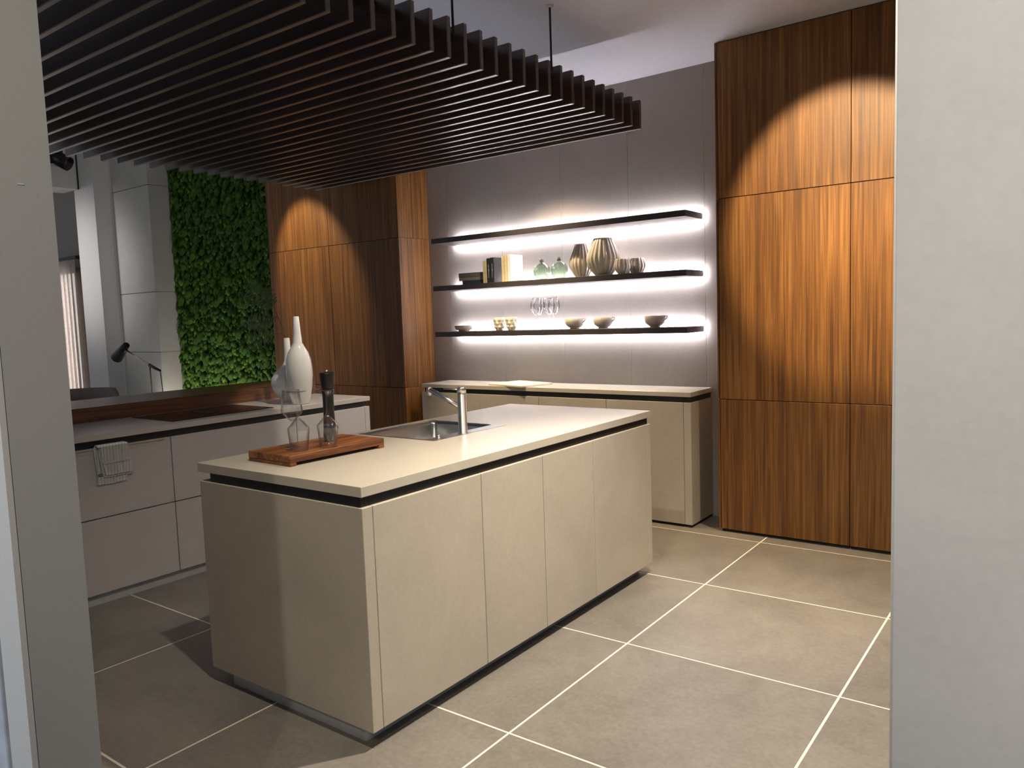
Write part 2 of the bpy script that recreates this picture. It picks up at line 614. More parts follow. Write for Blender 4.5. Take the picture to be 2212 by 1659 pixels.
bm = bmesh.new()
x = -8.39
while x < -6.63:
    z = 0.25
    while z < 3.3:
        r = random.uniform(0.020, 0.044)
        cushion(bm, (x + random.uniform(-0.02, 0.02), 4.935 - random.uniform(0, 0.035), z + random.uniform(-0.02, 0.02)), r, random.uniform(0.0, 0.7))
        z += 0.047
    x += 0.046
obj('moss', bm, 'moss', mw, kind='stuff')
bm = bmesh.new()
cushion(bm, (0, 0, 0), 0.05, 0.5, 9)
bmesh.ops.recalc_face_normals(bm, faces=bm.faces)
cme = bpy.data.meshes.new('moss_cushion')
bm.to_mesh(cme)
bm.free()
cme.materials.append(MATS['moss'])
for k in range(200):
    o = bpy.data.objects.new('moss_cushion', cme)
    COL.objects.link(o)
    o.parent = mw
    o.location = (random.uniform(-0.83, 0.84), -0.025 - random.uniform(0, 0.03), random.uniform(0.9, 3.1))
    s = random.uniform(0.6, 1.15)
    o.scale = (s, s * 0.9, s * random.uniform(0.9, 1.3))
    o.rotation_euler = (0, random.uniform(-0.5, 0.5), 0)

# ------------------------------------------------------------------ walnut tall cabinets
def tall_cabinet(x0, x1, yf, label, side=None, top=CZ - 0.004):
    t = thing('tall_cabinet', label, 'cabinet', ((x0 + x1) / 2, yf, 0), 'walnut tall cabinets')
    obj('cabinet_body', bx(x0 + 0.002, x1 - 0.002, yf + 0.022, WY - 0.002, 0.0, top - 0.002), 'carcass', t)
    zs = [0.018, 0.897, 2.2066, top]
    for a, b in zip(zs, zs[1:]):
        obj('door', bx(x0 + 0.0018, x1 - 0.0018, yf, yf + 0.021, a + 0.0022, b - 0.0022, 0.0012), 'walnut', t)
    if side:
        xs = x1 if side > 0 else x0
        for a, b in zip(zs, zs[1:]):
            obj('side_panel', bx(xs - 0.002, xs + 0.014 * side, yf, WY - 0.002, a + 0.0012, b - 0.0012, 0.001), 'walnut_side', t)
    return t


tall_cabinet(-1.939, -1.126, 4.923, 'walnut tall cabinet immediately right of the lit shelf niche', -1)
tall_cabinet(-1.126, -0.313, 4.923, 'narrow-looking walnut tall cabinet partly hidden by the grey wall edge')
tall_cabinet(-0.313, 0.500, 4.923, 'walnut tall cabinet at the right end of the row, behind the grey wall')
tall_cabinet(-6.608, -5.704, 4.877, 'walnut tall cabinet beside the green moss wall, lit by a spot')
tall_cabinet(-5.704, -4.807, 4.877, 'walnut tall cabinet left of the lit shelves, with side towards them', 1)

# ------------------------------------------------------------------ hung slat canopy
SX0, SX1, SZ0, SZ1, SY, SP = -5.597, -2.357, 2.680, 2.864, 4.660, 0.118
can = thing('slat_canopy', 'dark brown wooden slat canopy hung from the ceiling on thin black rods', 'canopy', ((SX0 + SX1) / 2, 2.9, SZ0))
bm = bx(SX0, SX1, -0.013, 0.013, SZ0, SZ1, 0.003)
bmesh.ops.translate(bm, vec=-Vector((can.location.x, 0, SZ0)), verts=bm.verts)
sl0 = obj('slat', bm, 'slat_wood', can, local=True)
sl0.location = (0, SY - 2.9 + 0.013, 0)
for k in range(1, 32):
    o = sl0.copy()
    COL.objects.link(o)
    o.parent = can
    o.location = (0, SY - 2.9 + 0.013 - k * SP, 0)
for xr in (-2.47, -5.2):
    obj('cross_rail', bx(xr - 0.02, xr + 0.02, 1.0, 4.68, SZ1 - 0.045, SZ1 - 0.015), 'black_matte', can)
for (xr, yr) in ((-2.4126, 3.716), (-2.42, 2.89), (-5.2, 3.716), (-5.2, 2.89)):
    obj('suspension_rod', tube(bmesh.new(), [(xr, yr, SZ1 - 0.03), (xr, yr, CZ)], 0.006, 8), 'black_matte', can)
    obj('ceiling_cup', lathe(bmesh.new(), [(0, 0), (0.018, 0.0), (0.022, 0.012), (0, 0.012)], 14, (xr, yr, CZ - 0.012)), 'white_paint', can)

# ------------------------------------------------------------------ base cabinet builder pieces
def cab(name, label, cat, bounds, group):
    x0, x1, y0, y1 = bounds
    return thing(name, label, cat, ((x0 + x1) / 2, (y0 + y1) / 2, 0), group)


# ---- island: x -2.938..-1.961, y 1.7576..3.9345
IX0, IX1, IY0, IY1, DZ0, DZ1 = -2.938, -1.961, 1.7576, 3.9345, 0.0614, 0.8626
ysm = [1.807, 2.405, 2.850, 3.298, 3.891]
names_ = ['first wide', 'second narrow', 'third narrow', 'far wide']
lab = ['beige island cabinet with a wide door nearest the camera',
       'beige narrow-door island cabinet, second from the near corner',
       'beige narrow-door island cabinet, third from the near corner',
       'beige island cabinet with a wide door at the far end']
for i, (a, b) in enumerate(zip(ysm, ysm[1:])):
    t = cab('island_cabinet', lab[i], 'cabinet', (IX0, IX1, a, b), 'island base cabinets')
    obj('cabinet_body', bx(IX0 + 0.022, IX1 - 0.022, a + 0.001, b - 0.001, DZ0, 0.735 if i in (1, 2) else 0.842), 'carcass', t)
    obj('door', bx(IX1 - 0.020, IX1, a + 0.0016, b - 0.0016, DZ0, DZ1, 0.0015), 'laminate', t)
    obj('door', bx(IX0, IX0 + 0.02, a + 0.0016, b - 0.0016, DZ0, DZ1, 0.0015), 'laminate', t)
    obj('handle_channel', bx(IX1 - 0.032, IX1 - 0.016, a + 0.0003, b - 0.0003, 0.735 if i in (1, 2) else 0.842, WT - 0.0375), 'black_channel', t)
    obj('handle_channel', bx(IX0 + 0.022, IX0 + 0.038, a + 0.0003, b - 0.0003, 0.735 if i in (1, 2) else 0.842, WT - 0.0375), 'black_channel', t)
for (a, b, l) in ((IY0, 1.806, 'beige island end panel facing the camera, half in shade'), (3.892, IY1, 'beige island end panel at the far end by the back counter')):
    t = cab('island_end_panel', l, 'end panel', (IX0, IX1, a, b), 'island end panels')
    obj('panel', bx(IX0, IX1, a, b, DZ0, DZ1, 0.0015), 'laminate', t)
    ya, yb = (a + 0.009, b) if a < 3 else (a, b - 0.009)
    obj('handle_channel', bx(IX0 + 0.065, IX1 - 0.016, ya, yb, DZ1 + 0.0002, WT - 0.0375), 'black_channel', t)
t = thing('island_plinth', 'recessed grey plinth under the island', 'plinth', (-2.43, 2.85, 0))
obj('kick_board', bx(-2.834, -2.030, 1.785, 1.80, 0.0, 0.0612), 'plinth_metal', t)
obj('kick_board', bx(-2.045, -2.030, 1.80, 3.87, 0.0, 0.0612), 'plinth_metal', t)
obj('kick_board', bx(-2.834, -2.819, 1.80, 3.87, 0.0, 0.0612), 'plinth_metal', t)
obj('kick_board', bx(-2.834, -2.030, 3.87, 3.885, 0.0, 0.0612), 'plinth_metal', t)
for dx, dy in ((0, -0.001), (0.001, 0.012)):
    obj('corner_profile', bx(-2.045 + dx, -2.0385 + dx, 1.783 + dy, 1.7865 + dy, 0.0, 0.0612), 'trim_metal', t)


def slab_with_hole(x0, x1, y0, y1, z0, z1, hx0, hx1, hy0, hy1, rad, n=6):
    """rectangular slab with a rounded rectangular hole"""
    bm = bmesh.new()
    hole = []
    for (cx, cy, a0) in ((hx1 - rad, hy1 - rad, 0), (hx0 + rad, hy1 - rad, 90), (hx0 + rad, hy0 + rad, 180), (hx1 - rad, hy0 + rad, 270)):
        for k in range(n + 1):
            a = math.radians(a0 + 90 * k / n)
            hole.append((cx + rad * math.cos(a), cy + rad * math.sin(a)))
    m = n + 1
    outer = [(x1, y1), (x0, y1), (x0, y0), (x1, y0)]
    lay = []
    for z in (z0, z1):
        H = [bm.verts.new((*p, z)) for p in hole]
        O = [bm.verts.new((*p, z)) for p in outer]
        for q in range(4):
            for k in range(n):
                bm.faces.new((O[q], H[q * m + k], H[q * m + k + 1]))
            q2 = (q + 1) % 4
            bm.faces.new((O[q], H[q * m + n], H[q2 * m], O[q2]))
        lay.append((H, O))
    (H0, O0), (H1, O1) = lay
    for A, B in ((H0, H1), (O0, O1)):
        for k in range(len(A)):
            bm.faces.new((A[k], A[(k + 1) % len(A)], B[(k + 1) % len(B)], B[k]))
    return bm, hole


wtop, _ = slab_with_hole(-2.950, -1.9608, 1.7578, 3.9397, WT - 0.0373, WT, -2.897, -2.388, 2.598, 3.152, 0.012)
o = obj('island_worktop', wtop, 'worktop')
mod = o.modifiers.new('edge', 'BEVEL')
mod.width = 0.002
mod.segments = 2
mod.limit_method = 'ANGLE'
tag(recentre(o), 'pale beige island worktop with a sunk steel sink', 'worktop')
# sink
sk = thing('sink', 'stainless steel sink set flush into the island worktop', 'sink', (-2.66, 2.875, WT))
rim, hole = slab_with_hole(-2.8965, -2.3885, 2.5985, 3.1515, WT - 0.004, WT + 0.0012, -2.884, -2.462, 2.613, 3.138, 0.03)
obj('rim', rim, 'steel', sk)
bm = bmesh.new()
rings = []
for (inset, z) in ((0, WT), (0.004, WT - 0.02), (0.012, WT - 0.19)):
    rings.append([bm.verts.new((-2.673 + (x + 2.673) * (1 - inset / 0.21), 2.8755 + (y - 2.8755) * (1 - inset / 0.26), z)) for x, y in hole])
for A, B in zip(rings, rings[1:]):
    for k in range(len(A)):
        f = bm.faces.new((A[k], A[(k + 1) % len(A)], B[(k + 1) % len(A)], B[k]))
        f.smooth = True
bm.faces.new(rings[-1])
b_ = obj('bowl', bm, 'sink_steel', sk)
b_.modifiers.new('t', 'SOLIDIFY').thickness = -0.0015
obj('drain', lathe(bmesh.new(), [(0, 0), (0.04, 0), (0.045, 0.004), (0.02, 0.003), (0, 0.002)], 20, (-2.673, 2.876, WT - 0.189)), 'steel', sk)
obj('overflow_knob', lathe(bmesh.new(), [(0, 0), (0.008, 0), (0.008, 0.012), (0.005, 0.015), (0, 0.015)], 12, (-2.43, 2.675, WT + 0.001)), 'steel', sk)
# tap
tp = thing('tap', 'brushed steel mixer tap with an angled spout beside the sink', 'tap', (-2.415, 2.838, WT + 0.0012))
tx, ty, tz = -2.415, 2.838, WT + 0.0012
obj('tap_body', lathe(bmesh.new(), [(0, 0), (0.0245, 0), (0.0245, 0.004), (0.0222, 0.006), (0.0215, 0.190), (0.0195, 0.192), (0.0195, 0.195), (0, 0.195)], 32, (tx, ty, tz)), 'steel', tp)
obj('tap_cap', lathe(bmesh.new(), [(0, 0.195), (0.0225, 0.195), (0.0225, 0.222), (0.0205, 0.225), (0, 0.225)], 32, (tx, ty, tz)), 'steel', tp)
tip = Vector((-2.60, 2.815, 1.147))
sp = obj('spout', tube(bmesh.new(), [(tx - 0.005, ty, 1.065), tuple(tip)], 0.0125, 16), 'steel', tp)
obj('nozzle', tube(bmesh.new(), [tip + Vector((-0.006, 0, 0.014)), tip + Vector((-0.006, 0, -0.036))], 0.0135, 16), 'steel', sp)
obj('lever', tube(bmesh.new(), [(tx - 0.01, ty, tz + 0.212), (tx - 0.105, ty - 0.012, tz + 0.216)], 0.0035, 8), 'steel', tp)

# ---- chopping board and what stands on it
bdz = WT + 0.0425
cb = thing('chopping_board', 'thick oiled wooden chopping board on two end feet', 'chopping board', (-2.628, 2.13, WT), rotz=math.radians(-1.5))
obj('board', bx(-0.142, 0.142, -0.248, 0.248, 0.0145, 0.0425, 0.002), 'board_wood', cb, local=True)
for yy in (-1, 1):
    obj('foot', bx(-0.142, 0.142, yy * 0.248, yy * 0.218, 0.0, 0.0145, 0.002), 'board_wood', cb, local=True)

GP_OUT = [(0, 0.0), (0.040, 0.0), (0.0405, 0.0012), (0.030, 0.0035), (0.010, 0.007), (0.0045, 0.013), (0.0038, 0.03), (0.0038, 0.095), (0.0065, 0.108), (0.018, 0.120), (0.041, 0.146), (0.0440, 0.152), (0.0435, 0.160), (0.0355, 0.243)]
GP_IN = [(0.0345, 0.243), (0.0423, 0.160), (0.0426, 0.1535), (0.0395, 0.1475), (0.017, 0.1225), (0.007, 0.1135), (0, 0.1125)]


def glass_mesh(out, inn, n=32):
    return lathe(bmesh.new(), out + inn, n)


wg = thing('wine_glass', 'upright stemmed glass at the left end of the board, behind another', 'glass', (-2.645, 1.995, bdz), 'stemmed glasses on the chopping board')
obj('glass', glass_mesh(GP_OUT, GP_IN, 40), 'clear_glass', wg, local=True)
g2 = copy_tree(wg, (-2.585, 2.02, bdz), 'stemmed glass upside down on the board, in front of the upright glass')
g3 = copy_tree(wg, (-2.545, 2.125, bdz), 'stemmed glass upside down on the board in front of the pepper mill')
for g, (gx, gy) in ((g2, (-2.572, 1.988)), (g3, (-2.527, 2.102))):
    g.location = (gx, gy, bdz + 0.2435)
    g.rotation_euler = (PI, 0, 0.3)
wg.location = (-2.652, 2.022, bdz + 0.0005)
pm = thing('pepper_mill', 'tall black waisted pepper mill with a steel tip on the board', 'pepper mill', (-2.647, 2.213, bdz))
obj('mill_body', lathe(bmesh.new(), [(0, 0), (0.029, 0), (0.030, 0.004), (0.0265, 0.06), (0.0235, 0.13), (0.0235, 0.19), (0.0265, 0.226), (0, 0.226)], 32), 'black_matte', pm, local=True)
obj('mill_head', lathe(bmesh.new(), [(0, 0.2265), (0.0235, 0.2265), (0.026, 0.24), (0.0325, 0.296), (0.0325, 0.299), (0.030, 0.301), (0, 0.301)], 32), 'black_matte', pm, local=True)
obj('mill_knob', lathe(bmesh.new(), [(0, 0.301), (0.0055, 0.301), (0.0065, 0.306), (0.005, 0.312), (0, 0.313)], 16), 'steel', pm, local=True)

# ---- back counter under the shelves
CX0, CX1, CYF = -4.616, -2.134, 4.8934
cs = [-4.567, -3.976, -3.387, -2.790, -2.188]
labs = ['beige base cabinet at the left end of the back counter by the walnut side',
        'beige base cabinet of the back counter seen behind the tap',
        'beige base cabinet of the back counter in the middle, right of the tray shadow',
        'beige base cabinet at the right end of the back counter, door fully in view']
for i, (a, b) in enumerate(zip(cs, cs[1:])):
    t = cab('base_cabinet', labs[i], 'cabinet', (a, b, CYF, WY), 'back counter cabinets')
    obj('cabinet_body', bx(a + 0.001, b - 0.001, CYF + 0.022, WY - 0.002, 0.0, 0.845), 'carcass', t)
    obj('door', bx(a + 0.0016, b - 0.0016, CYF, CYF + 0.02, 0.0192, 0.866, 0.0015), 'laminate', t)
    obj('handle_channel', bx(a + 0.0002, b - 0.0002, CYF + 0.022, WY - 0.002, 0.8452, WT - 0.0325), 'black_channel', t)
for (a, b, l) in ((CX0, -4.568, 'beige end panel at the left end of the back counter'), (-2.187, CX1, 'beige end panel at the right end of the back counter, side in shade')):
    t = cab('counter_end_panel', l, 'end panel', (a, b, CYF, WY), 'back counter end panels')
    obj('panel', bx(a, b, CYF, WY - 0.002, 0.0192, 0.866, 0.0015), 'laminate', t)
    xa, xb = (a + 0.02, b) if a < -4 else (a, b - 0.012)
    obj('handle_channel', bx(xa, xb, CYF + 0.022, WY - 0.002, 0.8662, WT - 0.0325), 'black_channel', t)
    obj('kick_strip', bx(a + 0.01, b - 0.012, CYF + 0.015, WY - 0.004, 0, 0.0195), 'black_channel', t)
o = obj('back_worktop', bx(CX0, CX1, CYF, WY - 0.001, WT - 0.032, WT, 0.002), 'worktop')
tag(recentre(o), 'pale beige worktop of the back counter below the shelves', 'worktop')
# thin square tray set cornerwise, overhanging the front
tr = obj('serving_tray', bx(-0.21, 0.21, -0.165, 0.165, 0, 0.014, 0.002), 'tray_yellow')
tr.location = (-3.675, 5.055, WT + 0.0002)
tr.rotation_euler = (0, 0, math.radians(-15))
tag(tr, 'thin cream square board turned cornerwise on the back worktop', 'tray')

# ------------------------------------------------------------------ lit wall shelves
SHX0, SHX1, SHY = -4.476, -2.175, 4.943
SH = [2.167, 1.769, 1.380]
slab_lab = ['topmost empty black wall shelf with light strips', 'middle black wall shelf holding books and ribbed vases', 'lowest black wall shelf holding cups, glasses and bowls']
for z, l in zip(SH, slab_lab):
    t = thing('wall_shelf', l, 'shelf', ((SHX0 + SHX1) / 2, WY, z - 0.045), 'lit wall shelves')
    obj('shelf_board', bx(SHX0, SHX1, SHY, WY - 0.030, z - 0.042, z, 0.0015), 'shelf_black', t)
    obj('shelf_rail', bx(SHX0 + 0.02, SHX1 - 0.02, WY - 0.031, WY - 0.001, z - 0.032, z - 0.010), 'shelf_black', t)
    obj('light_strip', bx(SHX0 + 0.004, SHX1 - 0.004, WY - 0.029, WY - 0.013, z - 0.010, z + 0.003), 'led', t)
    obj('light_strip', bx(SHX0 + 0.004, SHX1 - 0.004, WY - 0.029, WY - 0.013, z - 0.040, z - 0.032), 'led', t)

# ------------------------------------------------------------------ things on the middle shelf
Z2, Z3 = SH[1] + 0.0003, SH[2] + 0.0003


def book(label, loc, w, d, h, cover, group, flat=False, rotz=0.0, title=False):
    """w thickness, d depth, h height. upright: spine faces -y"""
    t = thing('book', label, 'book', loc, group, rotz)
    c = 0.0022
    bm = bmesh.new()
    if not flat:
        box(bm, -w / 2, -w / 2 + c, -d / 2, d / 2, 0, h)
        box(bm, w / 2 - c, w / 2, -d / 2, d / 2, 0, h)
        box(bm, -w / 2, w / 2, -d / 2, -d / 2 + c, 0, h, 0.001)
        pg = bx(-w / 2 + c, w / 2 - c, -d / 2 + c, d / 2 - 0.004, 0.003, h - 0.003)
    else:
        box(bm, -h / 2, h / 2, -d / 2, d / 2, 0, c)
        box(bm, -h / 2, h / 2, -d / 2, d / 2, w - c, w)
        box(bm, -h / 2, h / 2, -d / 2, -d / 2 + c, 0, w, 0.001)
        pg = bx(-h / 2 + 0.003, h / 2 - 0.003, -d / 2 + c, d / 2 - 0.004, c, w - c)
    obj('cover', bm, cover, t, local=True)
    obj('pages', pg, 'paper', t, local=True)
    if title:
        obj('title_line', bx(-0.0012, 0.0012, -d / 2 - 0.0006, -d / 2 + 0.0004, h * 0.2, h * 0.75), 'print_white', t, local=True)
        obj('title_line', bx(0.0035, 0.0055, -d / 2 - 0.0006, -d / 2 + 0.0004, h * 0.48, h * 0.54), 'print_white', t, local=True)
    return t


GB = 'books on the middle shelf'
book('navy book at the bottom of the flat pile', (-4.075, 5.07, Z2), 0.030, 0.15, 0.235, 'navy_cover', GB, True)
book('taupe book in the middle of the flat pile', (-4.095, 5.07, Z2 + 0.0303), 0.030, 0.15, 0.265, 'taupe_cover', GB, True)
book('dark grey book on top of the flat pile', (-4.100, 5.07, Z2 + 0.0606), 0.034, 0.15, 0.262, 'grey_cover', GB, True)
xx = -3.945
for i, (w, d, h, c, l, ti) in enumerate([
        (0.021, 0.13, 0.178, 'cream_cover', 'slim cream book next to the flat pile', False),
        (0.020, 0.13, 0.184, 'cream_cover', 'slim cream book touching the black books', False),
        (0.036, 0.155, 0.196, 'black_cover', 'black book with a white spine line, left of two', True),
        (0.036, 0.155, 0.200, 'black_cover', 'black book with a white spine line, right of two', True),
        ]):
    xx += w / 2
    book(l, (xx, 4.965 + d / 2, Z2), w - 0.0006, d, h, c, GB, title=ti)
    xx += w / 2
xx = -3.752
for i, (w, d, h, c, l) in enumerate([
        (0.029, 0.15, 0.205, 'cream_cover', 'cream book at the left of the three tall ones'),
        (0.029, 0.15, 0.208, 'cream_cover', 'cream book in the middle of the three tall ones'),
        (0.030, 0.17, 0.212, 'white_cover', 'tall pale book with a white cover facing the bottles')]):
    xx += w / 2
    book(l, (xx, 4.962 + d / 2, Z2), w - 0.0006, d, h, c, GB)
    xx += w / 2

# round ribbed glass bottles
bt_out = [(0, 0), (0.034, 0), (0.050, 0.012), (0.066, 0.04), (0.071, 0.068), (0.066, 0.095), (0.048, 0.120), (0.022, 0.134), (0.0175, 0.139), (0.0165, 0.160), (0.021, 0.164), (0.021, 0.170)]
bt_in = [(0.016, 0.170), (0.0125, 0.160), (0.0130, 0.140), (0.020, 0.130), (0.046, 0.116), (0.0625, 0.094), (0.067, 0.068), (0.062, 0.04), (0.046, 0.015), (0.03, 0.005), (0, 0.005)]


def ribbed(out, inn, n, ribs, amp, twist=0.0, neck=None):
    bm = bmesh.new()
    prof = out + inn
    rings = []
    mx = max(r for r, _ in out)
    for (r, z) in prof:
        if r < 1e-6:
            rings.append([bm.verts.new((0, 0, z))])
            continue
        k = 0.0 if (neck and z > neck) else amp * min(1.0, r / mx)
        rings.append([bm.verts.new((r * (1 + k * math.cos(ribs * 2 * PI * i / n + twist * z)) * math.cos(2 * PI * i / n), r * (1 + k * math.cos(ribs * 2 * PI * i / n + twist * z)) * math.sin(2 * PI * i / n), z)) for i in range(n)])
    for A, B in zip(rings, rings[1:]):
        for i in range(n):
            j = (i + 1) % n
            if len(A) == 1:
                f = bm.faces.new((A[0], B[j], B[i]))
            elif len(B) == 1:
                f = bm.faces.new((A[i], A[j], B[0]))
            else:
                f = bm.faces.new((A[i], A[j], B[j], B[i]))
            f.smooth = True
    return bm


b1 = thing('glass_bottle', 'round ribbed greenish glass bottle next to the white book', 'bottle', (-3.427, 5.055, Z2), 'ribbed glass bottles')
obj('bottle_body', ribbed(bt_out, bt_in, 64, 16, 0.035, 0, 0.134), 'green_glass', b1, local=True)
obj('neck_ring', lathe(bmesh.new(), [(0.0185, 0.140), (0.0185, 0.158), (0.0172, 0.158), (0.0172, 0.140)], 24, closed=True), 'grey_cover', b1, local=True)
b1.scale = (0.93, 0.93, 0.97)
copy_tree(b1, (-3.268, 5.06, Z2), 'round ribbed glass bottle standing between its twin and a vase')


def rvase(label, loc, R, h, top, foot, bulge=0.40, group='ribbed ceramic vases', ribs=20):
    out = [(0, 0), (foot * 0.9, 0), (foot, 0.004)]
    for k in range(1, 13):
        u = k / 12
        if u < bulge:
            s = u / bulge
            r = foot + (R - foot) * math.sin(s * PI / 2) ** 0.9
        else:
            s = (u - bulge) / (1 - bulge)
            r = R + (top - R) * (s ** 1.2)
        out.append((r, 0.004 + (h - 0.004) * u))
    th = 0.004
    inn = [(max(0.004, r - th), z + (0.004 if z < 0.01 else 0)) for r, z in out[::-1] if z > 0.003] + [(0, 0.009)]
    inn[0] = (out[-1][0] - th, h)
    o = obj('ribbed_vase', ribbed(out, inn, 110, ribs, 0.055, 0.0), 'ribbed_ceramic')
    o.location = loc
    return tag(o, label, 'vase', group)


rvase('large ribbed vase left of the biggest one', (-3.105, 5.130, Z2), 0.098, 0.252, 0.052, 0.050, 0.46)
rvase('biggest ribbed vase on the middle shelf', (-2.876, 5.055, Z2), 0.120, 0.272, 0.066, 0.062, 0.46)
rvase('small ribbed vase touching the biggest vase', (-2.690, 4.998, Z2), 0.056, 0.108, 0.043, 0.030, 0.5, ribs=14)
rvase('small ribbed vase at the right end of the vase row', (-2.632, 5.122, Z2), 0.064, 0.114, 0.046, 0.036, 0.5, ribs=14)
rvase('small ribbed vase at the back between two others', (-2.738, 5.186, Z2), 0.045, 0.122, 0.036, 0.026, 0.5, ribs=14)

# ------------------------------------------------------------------ things on the lowest shelf
o = obj('serving_dish', lathe(bmesh.new(), [(0, 0), (0.048, 0), (0.05, 0.006), (0.070, 0.016), (0.076, 0.024), (0.080, 0.046), (0.082, 0.048), (0.080, 0.050), (0.073, 0.048), (0.066, 0.022), (0, 0.014)], 40), 'cream_ceramic')
o.location = (-4.240, 5.05, Z3)
tag(o, 'low cream dish at the left end of the lowest shelf', 'dish')


def embossed_cup(label, x):
    t = thing('cup', label, 'cup', (x, 5.05, Z3), 'embossed cups on the lowest shelf')
    out = [(0, 0), (0.028, 0), (0.031, 0.006), (0.039, 0.03), (0.0445, 0.06), (0.048, 0.106)]
    inn = [(0.0450, 0.107), (0.0415, 0.06), (0.036, 0.03), (0.025, 0.012), (0, 0.010)]
    obj('cup_wall', lathe(bmesh.new(), out + inn, 36), 'cream_ceramic', t, local=True)
    for r in range(3):
        for a in range(7):
            th = 2 * PI * (a + 0.5 * (r % 2)) / 7
            z = 0.030 + 0.028 * r
            rr = 0.0385 + 0.0035 * r
            bm = bmesh.new()
            bmesh.ops.create_icosphere(bm, subdivisions=2, radius=0.012)
            for f in bm.faces:
                f.smooth = True
            bmesh.ops.scale(bm, vec=(0.5, 1.15, 1.0), verts=bm.verts)
            bmesh.ops.rotate(bm, cent=(0, 0, 0), matrix=Matrix.Rotation(th, 3, 'Z'), verts=bm.verts)
            bmesh.ops.translate(bm, vec=(rr * math.cos(th), rr * math.sin(th), z), verts=bm.verts)
            obj('embossed_knob', bm, 'cream_ceramic', t, local=True)
    return t


embossed_cup('embossed white cup nearer the low dish', -3.861)
embossed_cup('embossed white cup nearer the stemmed glasses', -3.737)

SG_OUT = [(0, 0), (0.034, 0), (0.0345, 0.0015), (0.012, 0.004), (0.004, 0.010), (0.0032, 0.04), (0.0032, 0.105), (0.008, 0.114), (0.028, 0.135), (0.043, 0.165), (0.0455, 0.185), (0.042, 0.215), (0.0355, 0.250)]
SG_IN = [(0.0345, 0.250), (0.0405, 0.215), (0.044, 0.185), (0.0415, 0.166), (0.0265, 0.137), (0.006, 0.118), (0, 0.117)]
sg = thing('stemmed_glass', 'clear wine glass at the front left of the shelf group', 'glass', (-3.476, 5.03, Z3), 'wine glasses on the lowest shelf')
obj('glass', glass_mesh(SG_OUT, SG_IN, 36), 'clear_glass', sg, local=True)
copy_tree(sg, (-3.516, 5.13, Z3), 'clear wine glass at the back left of the shelf group')
copy_tree(sg, (-3.418, 5.13, Z3), 'clear wine glass at the back right of the shelf group')
copy_tree(sg, (-3.308, 5.03, Z3), 'clear wine glass at the front right of the shelf group')


def handled_bowl(label, x):
    t = thing('handled_bowl', label, 'bowl', (x, 5.04, Z3), 'footed bowls on the lowest shelf')
    out = [(0, 0), (0.038, 0), (0.040, 0.004), (0.037, 0.009), (0.048, 0.015), (0.066, 0.030), (0.075, 0.052), (0.077, 0.082)]
    inn = [(0.0740, 0.083), (0.072, 0.054), (0.063, 0.034), (0.046, 0.020), (0, 0.015)]
    obj('bowl_wall', lathe(bmesh.new(), out + inn, 44), 'stoneware', t, local=True)
    obj('handle', tube(bmesh.new(), [(0.073, 0, 0.076), (0.086, 0, 0.080), (0.096, 0, 0.076), (0.092, 0, 0.062), (0.072, 0, 0.050)], 0.0045, 8), 'stoneware', t, local=True)
    return t


handled_bowl('stoneware bowl with handle nearest the wine glasses', -3.130)
handled_bowl('stoneware bowl with handle, middle one of three', -2.880)
handled_bowl('stoneware bowl with handle at the right end of the shelf', -2.460)

# ------------------------------------------------------------------ cooktop run on the left
KX, KXB, KY1 = -4.278, -4.90, 3.971
kseam = [1.45, 2.395, 3.295, 3.917]
klab = ['pale drawer cabinet with a towel over its top drawer', 'pale drawer cabinet behind the island sink', 'pale drawer cabinet at the far end below the white vases']
for i, (a, b) in enumerate(zip(kseam, kseam[1:])):
    t = cab('drawer_cabinet', klab[i], 'cabinet', (KXB, KX, a, b), 'cooktop drawer cabinets')
    obj('cabinet_body', bx(KXB + 0.01, KX - 0.022, a + 0.001, b - 0.001, 0.06, 0.845), 'carcass', t)
    for (z0, z1) in ((0.064, 0.4748), (0.4805, 0.864)):
        dr = obj('drawer_front', bx(KX - 0.02, KX, a + 0.0028, b - 0.0028, z0, z1, 0.001), 'pale_laminate', t)
        if i == 0 and z1 > 0.8:
            obj('handle', bx(KX - 0.004, KX + 0.012, a + 0.1, b - 0.042, 0.857, 0.8655, 0.001), 'trim_metal', dr)
            obj('handle_lip', bx(KX, KX + 0.002, a + 0.1, b - 0.075, 0.836, 0.857), 'trim_metal', dr)
    obj('handle_channel', bx(KXB + 0.01, KX - 0.03, a + 0.0002, b - 0.0002, 0.8452, WT - 0.034), 'black_channel', t)
    obj('plinth', bx(KX - 0.045, KX - 0.03, a, b, 0.0, 0.064), 'plinth_metal', t)
t = cab('drawer_end_panel', 'pale end panel closing the cooktop run by the tall cabinets', 'end panel', (KXB, KX, 3.918, 3.963), None)
obj('panel', bx(KXB + 0.01, KX, 3.918, 3.963, 0.0, 0.864, 0.0015), 'pale_laminate', t)
obj('handle_channel', bx(KXB + 0.01, KX - 0.03, 3.918, 3.945, 0.8642, WT - 0.034), 'black_channel', t)
o = obj('cooktop_worktop', bx(-4.93, KX + 0.002, 1.42, KY1, WT - 0.033, WT, 0.002), 'pale_worktop')
tag(recentre(o), 'pale worktop of the left run carrying the hob and the vases', 'worktop')
hob = thing('hob', 'flat black glass hob in the left worktop', 'hob', (-4.62, 2.82, WT))
obj('glass_plate', bx(-4.845, -4.37, 2.465, 3.19, WT + 0.0002, WT + 0.004, 0.001), 'black_glass', hob)
obj('extractor_grille', bx(-4.72, -4.50, 2.79, 2.86, WT + 0.004, WT + 0.006, 0.001), 'black_matte', hob)
